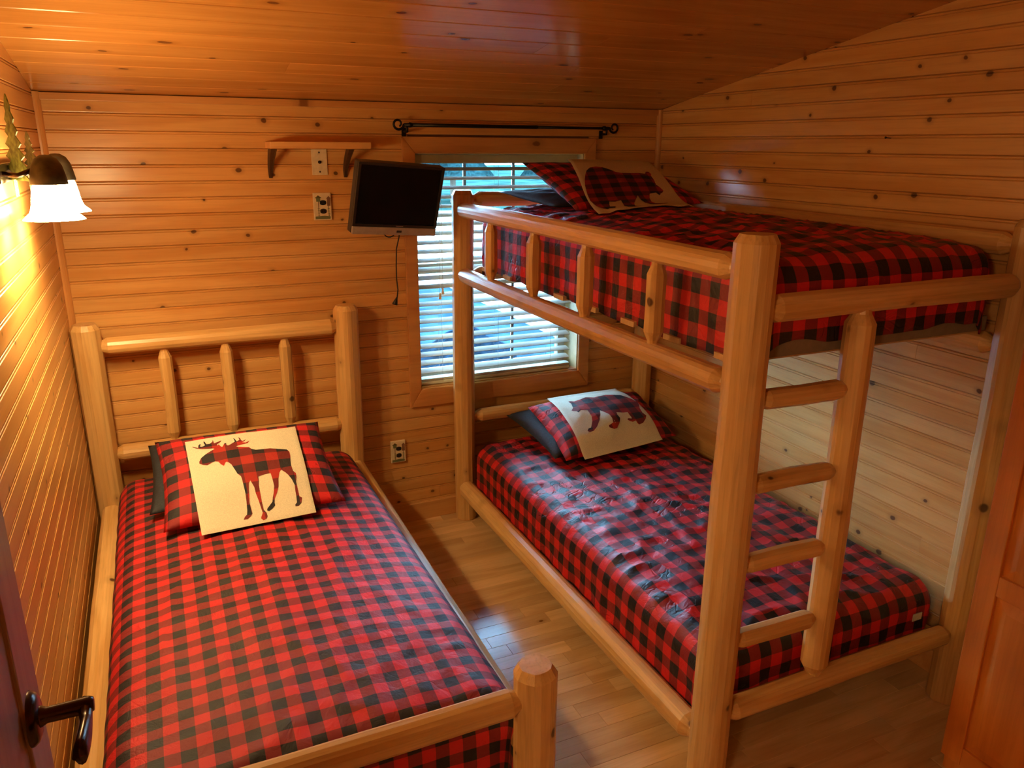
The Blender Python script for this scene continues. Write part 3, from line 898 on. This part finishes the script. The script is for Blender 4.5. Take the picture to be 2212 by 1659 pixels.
# ------------------------------------------------------------------ comforters
def comforter(name, label, x0, x1, yh, yf, ztop, r, dl, dr, df, crown, seed, wr=0.006, fold=0.010, hem=0.012, zfun=None, sag=None, material=None, cd=0.0, dh=0.0, step=0.0155):
    """cloth laid flat over the bed and turned down over its edges; UV = metres of flat cloth"""
    hw, hl = (x1 - x0) / 2, (yh - yf) / 2
    cx, cyy = (x0 + x1) / 2, (yh + yf) / 2
    qa = r * math.pi / 2
    def f(d):
        if d <= 0: return 0.0, 0.0
        if d < qa: return r * math.sin(d / r), r * (1 - math.cos(d / r))
        return r, r + (d - qa)
    U0, U1 = -(hw - r) - qa - dl, (hw - r) + qa + dr
    V0, V1 = -(hl - r) - qa - df, (hl - r) + qa + dh
    nu, nv = int((U1 - U0) / step), int((V1 - V0) / step)
    vs, uvs, fs = [], [], []
    sd = Vector((seed * 3.7, seed * 1.9, seed))
    for j in range(nv + 1):
        v = V0 + (V1 - V0) * j / nv
        for i in range(nu + 1):
            u = U0 + (U1 - U0) * i / nu
            dx = max(0, abs(u) - (hw - r)); sx = 1 if u > 0 else -1
            dy = max(0, abs(v) - (hl - r)); sy = 1 if v > 0 else -1
            D = math.hypot(dx, dy)
            if D > 0:
                dirx, diry = dx / D, dy / D
                lim = (qa + (dl if sx < 0 else dr)) * dirx ** 2 + (qa + (df if sy < 0 else dh)) * diry ** 2
                lim += cd * 4 * (dirx * diry) ** 2
                lim += hem * noise.noise(Vector((u * 5, v * 5, 3)) + sd)
                D = min(D, lim)
                out, dn = f(D)
            else:
                dirx = diry = out = dn = 0.0
            px = max(-(hw - r), min(hw - r, u)) + sx * dirx * out
            py = max(-(hl - r), min(hl - r, v)) + sy * diry * out
            pz = ztop - dn
            k = max(0.0, 1 - (px / hw) ** 2) * max(0.0, 1 - (py / hl) ** 4)
            pz += crown * k
            # soft creases on top, loose folds on the drops
            p = Vector((u, v, 0)) + sd
            w = noise.noise(Vector((u * 5, v * 2.2, 0)) + sd) * 1.2 + noise.noise(Vector((u * 13 + 0.5 * v, v * 9, 1)) + sd) * 0.7
            rg = 1 - abs(noise.noise(Vector((u * 7 + v * 4, v * 6 - u * 3, 2)) + sd)) * 2.2
            top = max(0.0, 1 - D / (qa + 0.02))
            pz += wr * (w * 0.8 + max(0, rg - 0.5) * 2.2) * top
            fd = min(1.0, max(0.0, dn - r * 0.5) / 0.12)
            amp = fold * fd * (noise.noise(Vector(((v if dirx > diry else u) * 11, dn * 3, 5)) + sd) + 0.5 * noise.noise(Vector((u * 17, v * 17, 8)) + sd))
            px += sx * dirx * amp; py += sy * diry * amp
            if sag: pz += sag(px + cx, py + cyy)
            vs.append((px, py, pz)); uvs.append((u, v))
    for j in range(nv):
        for i in range(nu):
            a = j * (nu + 1) + i
            q = (a, a + 1, a + nu + 2, a + nu + 1)
            A = Vector(vs[q[2]]) - Vector(vs[q[0]]); B = Vector(vs[q[3]]) - Vector(vs[q[1]])
            if A.cross(B).length < step * step * 0.15: continue
            fs.append(q)
    me = mesh(name, vs, fs, material or M['plaid'], flat=False, uvs=uvs)
    o = link(name, me, None, Matrix.Translation((cx, cyy, 0)))
    md = o.modifiers.new('thickness', 'SOLIDIFY')
    md.thickness = 0.006
    md.offset = -1
    tag(o, label, 'comforter')
    return o, [Vector(v) + Vector((cx, cyy, 0)) for v in vs], fs

cl_left = comforter('comforter', 'red and black buffalo check comforter tucked in on the single bed by the lamp', 0.096, 1.092, -0.155, -2.105, 0.540, 0.085,
                    0.05, 0.045, 0.20, 0.050, 1, wr=0.0045, material=M['plaid_left'])
cl_low = comforter('comforter', 'rumpled red and black buffalo check comforter on the lower bunk', 1.728, 2.742, -0.118, -2.045, 0.432, 0.075,
                   0.150, 0.05, 0.10, 0.030, 2, wr=0.010, dh=0.06)
cl_up = comforter('comforter', 'red and black buffalo check comforter on the upper bunk behind the guard rail', 1.765, 2.722, -0.112, -2.052, 1.612, 0.080,
                  0.200, 0.03, 0.15, 0.040, 3, wr=0.009, hem=0.03, cd=0.14, dh=0.12)

# small white label showing at the foot hem of the lower bunk
box('care_tag', (2.590, -2.062, 0.335), (2.632, -2.059, 0.362), M['mattress'], cl_low[0])
# ------------------------------------------------------------------ pillows
def quadpt(c, u, v):
    TL, TR, BR, BL = c
    s, t = (u + 1) / 2, (v + 1) / 2
    return TL.lerp(TR, s) * t + BL.lerp(BR, s) * (1 - t)

def pillow(name, corners, T, material, label, Tb=0.03, pinch=0.05, n=34, seed=0, wr=0.006):
    c = [Vector(q) for q in corners]
    nn = ((c[1] - c[3]).cross(c[0] - c[2])).normalized()
    if nn.z < 0: nn = -nn
    wd = ((c[1] - c[0]).length + (c[2] - c[3]).length) / 2
    ht = ((c[0] - c[3]).length + (c[1] - c[2]).length) / 2
    vs, fs, uvs = [], [], []
    org = (c[0] + c[1] + c[2] + c[3]) / 4
    def pr(u, v):
        return max(0, (1 - u * u)) ** 0.42 * max(0, (1 - v * v)) ** 0.42
    for side in (1, -1):
        for j in range(n + 1):
            for i in range(n + 1):
                u, v = -1 + 2 * i / n, -1 + 2 * j / n
                uu = u * (1 - pinch * (1 - v * v)); vv = v * (1 - pinch * 1.2 * (1 - u * u))
                p = quadpt(c, uu, vv)
                w = noise.noise(Vector((u * 3 + seed, v * 3, side))) + 0.6 * noise.noise(Vector((u * 8 + seed, v * 5, side)))
                e = (1 - abs(u) ** 6) * (1 - abs(v) ** 6)
                p = p + nn * ((T if side > 0 else -Tb) * pr(u, v) + wr * w * e)
                vs.append(p - org)
                uvs.append((u * wd / 2, v * ht / 2))
    m = (n + 1) ** 2
    for s in range(2):
        for j in range(n):
            for i in range(n):
                a = s * m + j * (n + 1) + i
                q = (a, a + 1, a + n + 2, a + n + 1)
                fs.append(q if s == 0 else q[::-1])
    # join the two sides along their rim
    me = mesh(name, vs, fs, material, flat=False, uvs=uvs)
    bm = bmesh.new(); bm.from_mesh(me)
    bmesh.ops.remove_doubles(bm, verts=bm.verts, dist=0.0004)
    bm.to_mesh(me); bm.free()
    for p in me.polygons: p.use_smooth = True
    o = link(name, me, None, Matrix.Translation(org))
    tag(o, label, 'pillow')
    return o, [v + org for v in vs], fs

def drape(name, corners, below, label, print_uv, print_name, lift=0.004, n=46):
    """a flat cushion cover laid on the pillow: dropped along its normal onto what lies below"""
    c = [Vector(q) for q in corners]
    nn = ((c[1] - c[3]).cross(c[0] - c[2])).normalized()
    if nn.z < 0: nn = -nn
    trees = [BVHTree.FromPolygons(v, f) for _, v, f in below]
    H = []
    for j in range(n + 1):
        row = []
        for i in range(n + 1):
            p = quadpt(c, -1 + 2 * i / n, -1 + 2 * j / n)
            best = -0.03
            for t in trees:
                hit = t.ray_cast(p + nn * 0.35, -nn, 0.7)
                if hit[0] is not None:
                    best = max(best, (hit[0] - p).dot(nn))
            row.append(best + lift)
        H.append(row)
    base = [r[:] for r in H]
    for _ in range(30):
        G = [r[:] for r in H]
        for j in range(n + 1):
            for i in range(n + 1):
                nb = [H[jj][ii] for jj, ii in ((j - 1, i), (j + 1, i), (j, i - 1), (j, i + 1)) if 0 <= jj <= n and 0 <= ii <= n]
                G[j][i] = max(base[j][i], sum(nb) / len(nb))
        H = G
    org = (c[0] + c[1] + c[2] + c[3]) / 4
    def surf(s, t, off=0.0):
        x, y = min(max(s, 0), 1) * n, min(max(t, 0), 1) * n
        i, j = min(int(x), n - 1), min(int(y), n - 1)
        fx, fy2 = x - i, y - j
        h = (H[j][i] * (1 - fx) + H[j][i + 1] * fx) * (1 - fy2) + (H[j + 1][i] * (1 - fx) + H[j + 1][i + 1] * fx) * fy2
        return quadpt(c, -1 + 2 * s, -1 + 2 * t) + nn * (h + off)
    root = empty(name, org, label, 'cushion cover')
    vs, fs = [], []
    for off in (0.007, 0.0):
        for j in range(n + 1):
            for i in range(n + 1):
                e = min(i, j, n - i, n - j) / n
                o2 = off if e > 0.012 else 0.0035
                vs.append(surf(i / n, j / n, o2) - org)
    m = (n + 1) ** 2
    for s in range(2):
        for j in range(n):
            for i in range(n):
                a = s * m + j * (n + 1) + i
                q = (a, a + 1, a + n + 2, a + n + 1)
                fs.append(q if s == 0 else q[::-1])
    me = mesh('cover', vs, fs, M['cream'], flat=False)
    link('cover', me, root, Matrix.Translation(org))
    # printed animal: one flat print that follows the cloth
    wd, ht = (c[1] - c[0]).length, (c[0] - c[3]).length
    pts = [Vector(q) for q in print_uv]
    np_ = len(pts)
    xs = [p.x for p in pts]; ys2 = [p.y for p in pts]
    extra = []
    G = 0.028
    k = 0
    yv = min(ys2)
    while yv < max(ys2):
        xv = min(xs)
        while xv < max(xs):
            extra.append(Vector((xv + 0.0007, yv + 0.0007))); xv += G
        yv += G
    res = delaunay_2d_cdt(pts + extra, [], [list(range(np_))], 1, 1e-5)
    pv, pf = res[0], res[2]
    vs = [surf(p.x, p.y, 0.0082) - org for p in pv]
    uvs = [(p.x * wd, p.y * ht) for p in pv]
    fs = []
    for q in pf:
        a, b2, d = vs[q[0]], vs[q[1]], vs[q[2]]
        fs.append(tuple(q) if (b2 - a).cross(d - a).dot(nn) > 0 else tuple(reversed(q)))
    me = mesh(print_name, vs, fs, M['plaid_print'], flat=False, uvs=uvs)
    o = link(print_name, me, root, Matrix.Translation(org))
    return root

def homog(quad, pts):
    """picture quad (TL,TR,BR,BL) -> unit square with v up"""
    src = quad; dst = [(0, 1), (1, 1), (1, 0), (0, 0)]
    A = []
    for (x, y), (u, v) in zip(src, dst):
        A.append([x, y, 1, 0, 0, 0, -u * x, -u * y, u]); A.append([0, 0, 0, x, y, 1, -v * x, -v * y, v])
    n = 8
    for i in range(n):
        p = max(range(i, n), key=lambda r: abs(A[r][i])); A[i], A[p] = A[p], A[i]
        for r in range(n):
            if r != i:
                f = A[r][i] / A[i][i]
                A[r] = [a - f * b for a, b in zip(A[r], A[i])]
    h = [A[i][8] / A[i][i] for i in range(n)]
    out = []
    for x, y in pts:
        w = h[6] * x + h[7] * y + 1
        out.append(((h[0] * x + h[1] * y + h[2]) / w, (h[3] * x + h[4] * y + h[5]) / w))
    return out

MOOSE = [(440,478),(475,492),(503,500),(505,470),(520,452),(532,458),(522,480),(535,488),(555,482),(576,468),(560,440),(558,418),(572,425),(590,455),(625,450),(650,425),(655,402),(664,425),(668,445),(700,430),(745,408),(735,430),(700,458),(702,476),(718,460),(732,478),(745,492),(758,490),(768,470),(775,450),(795,443),(800,470),(815,478),(840,465),(865,445),(885,430),(880,405),(868,385),(880,385),(895,405),(905,425),(922,415),(935,400),(920,368),(945,385),(950,405),(965,420),(985,410),(1005,395),(990,420),(965,437),(1000,440),(1040,413),(1025,440),(990,458),(950,468),(900,490),(925,495),(1035,497),(1065,520),(1110,530),(1180,520),(1260,503),(1350,503),(1440,500),(1468,525),(1478,575),(1480,640),(1485,690),(1505,745),(1535,765),(1540,800),(1535,850),(1550,900),(1560,940),(1570,980),(1598,990),(1590,1040),(1560,1075),(1525,1078),(1520,1065),(1540,1040),(1535,980),(1525,930),(1520,880),(1490,830),(1450,790),(1420,765),(1375,738),(1355,770),(1345,830),(1345,900),(1325,960),(1300,1010),(1298,1050),(1305,1075),(1270,1110),(1235,1133),(1215,1125),(1220,1105),(1250,1070),(1275,1040),(1280,1000),(1290,960),(1298,900),(1280,830),(1262,775),(1200,790),(1130,815),(1135,850),(1135,900),(1145,960),(1155,1010),(1165,1060),(1180,1120),(1210,1150),(1218,1185),(1205,1210),(1175,1225),(1150,1210),(1150,1195),(1168,1150),(1150,1100),(1130,1040),(1100,975),(1085,920),(1045,860),(1030,890),(1028,950),(1030,1000),(1030,1060),(1045,1110),(1058,1160),(1040,1185),(1010,1215),(963,1222),(975,1195),(1000,1170),(1003,1130),(998,1050),(990,980),(975,920),(960,860),(948,825),(910,800),(880,750),(850,700),(825,680),(800,668),(785,680),(772,712),(740,695),(715,665),(680,660),(640,675),(600,700),(550,695),(515,680),(515,660),(535,620),(580,585),(640,545),(675,520),(660,512),(600,518),(520,515),(480,505),(450,492)]
BEAR_LOW = [(912,270),(940,268),(985,278),(1050,262),(1120,240),(1180,238),(1230,243),(1290,220),(1370,200),(1460,195),(1550,205),(1620,232),(1680,265),(1740,310),(1755,345),(1760,390),(1790,450),(1835,485),(1830,520),(1800,570),(1755,585),(1735,572),(1715,545),(1680,560),(1640,555),(1610,540),(1625,525),(1665,525),(1660,510),(1640,490),(1615,455),(1560,465),(1480,460),(1490,490),(1525,530),(1520,580),(1495,635),(1460,645),(1400,632),(1390,615),(1420,600),(1440,590),(1425,545),(1390,500),(1330,460),(1280,435),(1285,490),(1275,560),(1250,620),(1215,655),(1165,668),(1138,655),(1150,630),(1180,622),(1190,560),(1180,510),(1150,460),(1130,430),(1050,430),(1020,455),(1000,435),(960,425),(940,415),(960,380),(950,340),(945,310),(925,290)]
BEAR_UP = [(825,290),(835,250),(870,222),(940,212),(1020,220),(1100,240),(1180,262),(1240,268),(1330,265),(1440,262),(1515,262),(1518,240),(1545,235),(1580,255),(1585,280),(1620,310),(1650,355),(1700,375),(1745,400),(1735,418),(1718,425),(1718,440),(1700,435),(1665,418),(1600,430),(1605,470),(1630,520),(1680,560),(1740,570),(1800,568),(1818,575),(1800,588),(1740,592),(1680,590),(1620,570),(1560,535),(1510,490),(1470,450),(1450,500),(1440,550),(1450,590),(1480,615),(1530,618),(1500,628),(1420,632),(1370,615),(1330,590),(1310,540),(1285,500),(1220,520),(1150,518),(1155,560),(1165,590),(1220,592),(1240,605),(1220,620),(1165,618),(1140,632),(1090,618),(1000,575),(920,510),(880,450),(840,380),(825,330)]

# left bed
pd1 = pillow('pillow', [(0.235, -0.25, 0.70), (0.86, -0.24, 0.70), (0.86, -0.66, 0.60), (0.225, -0.72, 0.60)], 0.05, M['navy'], 'black pillow peeking out behind the checked pillow on the single bed', Tb=0.04, seed=4)
ps1 = pillow('pillow', [(0.266, -0.43, 0.775), (0.902, -0.42, 0.768), (0.910, -0.875, 0.595), (0.268, -0.885, 0.600)], 0.065, M['plaid_sham'],
             'red and black checked pillow leaning on the log headboard of the single bed', Tb=0.05, seed=5)
drape('cushion_cover', [(0.374, -0.53, 0.800), (0.792, -0.53, 0.815), (0.783, -0.955, 0.625), (0.388, -0.97, 0.622)], [cl_left, ps1, pd1],
      'cream cushion cover with a red checked moose on the single bed', homog([(365, 412), (1530, 205), (1750, 1130), (520, 1375)], MOOSE), 'moose_print')
# lower bunk
pd2 = pillow('pillow', [(1.915, -0.125, 0.560), (2.60, -0.125, 0.560), (2.60, -0.50, 0.490), (1.955, -0.60, 0.490)], 0.085, M['navy'],
             'black pillow under the checked pillow on the lower bunk', Tb=0.03, seed=6)
ps2 = pillow('pillow', [(1.990, -0.22, 0.625), (2.66, -0.20, 0.615), (2.66, -0.58, 0.495), (1.985, -0.655, 0.495)], 0.085, M['plaid_sham'],
             'red and black checked pillow on the lower bunk by the window', Tb=0.05, seed=7, wr=0.012)
drape('cushion_cover', [(2.095, -0.235, 0.660), (2.505, -0.235, 0.668), (2.548, -0.625, 0.515), (2.068, -0.69, 0.515)], [cl_low, ps2, pd2],
      'cream cushion cover with a red checked bear on the lower bunk', homog([(660, 178), (1528, 42), (2058, 693), (1135, 918)], BEAR_LOW), 'bear_print')
# upper bunk
pd3 = pillow('pillow', [(1.855, -0.16, 1.690), (2.55, -0.16, 1.690), (2.55, -0.52, 1.650), (1.93, -0.58, 1.650)], 0.035, M['navy'],
             'black pillow under the checked pillow on the upper bunk', Tb=0.03, seed=8)
ps3 = pillow('pillow', [(1.926, -0.25, 1.825), (2.62, -0.25, 1.812), (2.69, -0.62, 1.650), (1.925, -0.78, 1.650)], 0.040, M['plaid_sham'],
             'red and black checked pillow propped at the head of the upper bunk', Tb=0.05, seed=9)
drape('cushion_cover', [(2.158, -0.26, 1.822), (2.622, -0.25, 1.820), (2.475, -0.83, 1.660), (1.930, -0.96, 1.660)], [cl_up, ps3, pd3],
      'cream cushion cover with a red checked bear on the upper bunk', homog([(590, 98), (1540, 100), (2100, 600), (1040, 690)], BEAR_UP), 'bear_print')

# ------------------------------------------------------------------ wardrobe at the right
wd = empty('wardrobe', (2.64, -2.9, 0), 'orange stained wooden wardrobe with framed panel doors at the foot of the bunk', 'wardrobe')
WXF, WY0, WY1, WZT = 2.45, -2.330, -3.50, 2.05
box('carcass', (WXF + 0.021, WY1, 0.0), (WX - 0.016, WY0 - 0.001, WZT), M['cab'], wd, bevel=0.002)
def cab_door(ya, yb):
    st = 0.064
    z0, z1 = 0.06, WZT - 0.03
    d = box('door_back', (WXF + 0.011, yb, z0), (WXF + 0.020, ya, z1), M['cab'], wd)
    tag(d)
    for lo, hi in (((WXF, ya - st, z0), (WXF + 0.019, ya, z1)), ((WXF, yb, z0), (WXF + 0.019, yb + st, z1))):
        box('stile', lo, hi, M['cab'], d, bevel=0.003)
    zr = [z0, 0.662, 1.36, z1 - st]
    for z in zr:
        box('rail', (WXF + 0.0005, yb + st, z), (WXF + 0.019, ya - st, z + st), M['cab'], d, bevel=0.003)
    for a, b in zip(zr, zr[1:]):
        bm = bmesh.new()
        lo = Vector((0, -(ya - yb - 2 * st) / 2 + 0.004, -(b - a - st) / 2 + 0.004)); hi = -lo
        prev = None
        for ins, dep in ((0, 0.010), (0.006, 0.009), (0.034, 0.003)):
            ring = [bm.verts.new((dep, y2, z2)) for y2, z2 in ((lo.y + ins, lo.z + ins), (hi.y - ins, lo.z + ins), (hi.y - ins, hi.z - ins), (lo.y + ins, hi.z - ins))]
            if prev:
                for i in range(4): bm.faces.new((prev[i], prev[(i + 1) % 4], ring[(i + 1) % 4], ring[i]))
            prev = ring
        bm.faces.new(prev)
        link('raised_panel', bm_mesh('raised_panel', bm, M['cab']), d, Matrix.Translation((WXF, (ya + yb) / 2, (a + st + b) / 2)))
cab_door(WY0, WY0 - 0.43)
cab_door(WY0 - 0.435, WY0 - 0.87)

# ------------------------------------------------------------------ open door at the left
door = bpy.data.objects.new('door_1', None); COL.objects.link(door)
door.matrix_basis = Matrix.Translation((0.05, -2.6, 0)); struct(door)
DX, DY0, DY1 = 0.116, -2.405, -3.16
box('door_leaf', (DX - 0.036, DY1, 0.01), (DX - 0.006, DY0, 2.02), M['door'], door, bevel=0.002)
st = 0.11
box('door_stile', (DX - 0.008, DY0 - st, 0.01), (DX, DY0, 2.02), M['door'], door, bevel=0.002)
box('door_stile', (DX - 0.008, DY1, 0.01), (DX, DY1 + st, 2.02), M['door'], door, bevel=0.002)
for z0, z1 in ((0.01, 0.25), (0.86, 1.02), (1.88, 2.02)):
    box('door_rail', (DX - 0.008, DY1 + st, z0), (DX - 0.0005, DY0 - st, z1), M['door'], door, bevel=0.002)
RYc, RZc = -2.490, 1.115
handle = lathe('door_handle', [(0.001, 0.012), (0.026, 0.012), (0.034, 0.009), (0.039, 0.003), (0.0395, 0.0)], M['bronze'], door,
               frame((DX, RYc, RZc), (0, 1, 0), (0, 0, 1), (1, 0, 0)))
tube('spindle', [(DX + 0.006, RYc, RZc), (DX + 0.014, RYc, RZc), (DX + 0.02, RYc, RZc), (DX + 0.074, RYc, RZc), (DX + 0.080, RYc, RZc)],
     [0.017, 0.015, 0.0115, 0.0125, 0.010], M['bronze'], handle, 16)
bm = bmesh.new()
prevr = None
for i in range(15):
    t = i / 14
    y = RYc + 0.008 - 0.118 * t
    hgt = 0.0110 + 0.009 * max(0.0, math.sin(math.pi * min(1, max(0, t - 0.25) * 0.9))) - 0.003 * math.exp(-((t - 0.28) / 0.12) ** 2)
    if t > 0.9: hgt *= math.sqrt(max(0.05, 1 - ((t - 0.9) / 0.1) ** 2))
    th = 0.0090
    ctr = Vector((DX + 0.068 + 0.003 * math.sin(math.pi * t), y, RZc - 0.004 * math.sin(math.pi * t)))
    ring = [bm.verts.new(ctr + Vector((th * math.cos(2 * math.pi * k / 12), 0, hgt * math.sin(2 * math.pi * k / 12)))) for k in range(12)]
    if prevr:
        for k in range(12): bm.faces.new((prevr[k], prevr[(k + 1) % 12], ring[(k + 1) % 12], ring[k]))
    else: bm.faces.new(ring)
    prevr = ring
bm.faces.new(prevr)
link('lever', bm_mesh('lever', bm, M['bronze'], flat=False), handle)

# ------------------------------------------------------------------ nail in the right wall
tag(tube('nail', [(WX + 0.004, -1.462, 1.934), (WX - 0.022, -1.462, 1.936), (WX - 0.0225, -1.462, 1.936), (WX - 0.025, -1.462, 1.936)], [0.0018, 0.0018, 0.0042, 0.0042], M['iron'], None, 8),
    'small dark nail sticking out of the right board wall above the bunk', 'nail')

# ------------------------------------------------------------------ outdoors, seen between the blind slats
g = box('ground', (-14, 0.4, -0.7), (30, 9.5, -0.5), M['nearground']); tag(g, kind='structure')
g = box('ground', (-20, 9.5, -0.7), (50, 25, -0.5), M['gravel_sunlit']); tag(g, kind='structure')
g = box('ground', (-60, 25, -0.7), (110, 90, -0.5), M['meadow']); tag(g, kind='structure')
g = box('sunlit_patch', (5.0, 5.0, -0.5), (9.5, 9.5, -0.485), M['gravel_sunlit']); tag(g, kind='structure')  # pale slab that paints sunlight lying on the near ground
# added roof, out of view above the window, blocks sky light on the slats
rf = box('roof_added_shade', (-2.5, 0.18, 2.32), (6.5, 1.8, 2.42), M['shaderoof']); tag(rf, kind='structure')
def conifer(x, y, h, r, label):
    o = empty('conifer', (x, y, -0.5), label, 'tree', 'trees outside the window')
    lathe('trunk', [(0.14, 0), (0.10, h * 0.5), (0.03, h)], M['bark'], o, Matrix.Translation((x, y, -0.5)), n=8, cap=True)
    vs, fs = [], []
    nl, n = 9, 18
    rr = random.Random(int(x * 10))
    for k in range(nl):
        t = k / nl
        base = len(vs)
        for i in range(n):
            a = 2 * math.pi * i / n
            q = r * (1 - t) * rr.uniform(0.65, 1.1)
            vs.append((q * math.cos(a), q * math.sin(a), h * (0.12 + 0.88 * t) - 0.15 * rr.random()))
        vs.append((0, 0, h * (0.12 + 0.88 * t) + h * 0.20))
        for i in range(n): fs.append((base + i, base + (i + 1) % n, base + n))
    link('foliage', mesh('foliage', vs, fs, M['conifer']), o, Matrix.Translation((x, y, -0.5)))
for x, y, h, r, lb in ((8.5, 27, 9, 1.6, 'conifer far outside, leftmost between the upper blind slats'),
                       (12.4, 29, 10, 1.8, 'conifer far outside, second from the left between the upper blind slats'),
                       (16.6, 28, 9, 1.7, 'conifer far outside, second from the right between the upper blind slats'),
                       (20.8, 30, 10, 1.8, 'conifer far outside, rightmost between the upper blind slats')):
    conifer(x, y, h, r, lb)
# rounded shrub below the window
o = empty('shrub', (2.75, 2.6, -0.5), 'rounded dark shrub outside the lower left of the window', 'shrub')
vs, fs = [], []
nl, n = 14, 24
for j in range(nl + 1):
    a = math.pi / 2 * j / nl
    for i in range(n):
        b2 = 2 * math.pi * i / n
        q = 1 + 0.10 * noise.noise(Vector((math.cos(b2) * 3, math.sin(b2) * 3, a * 3)))
        vs.append((0.62 * q * math.cos(a) * math.cos(b2), 0.6 * q * math.cos(a) * math.sin(b2), 0.85 * q * math.sin(a)))
for j in range(nl):
    for i in range(n):
        a = j * n + i; b2 = j * n + (i + 1) % n
        fs.append((a, b2, b2 + n, a + n))
link('foliage', mesh('foliage', vs, fs, M['siding']), o, Matrix.Translation((2.75, 2.6, -0.5)))
lathe('stem', [(0.05, 0.0), (0.04, 0.4)], M['bark'], o, Matrix.Translation((2.75, 2.6, -0.5)), n=8, cap=True)
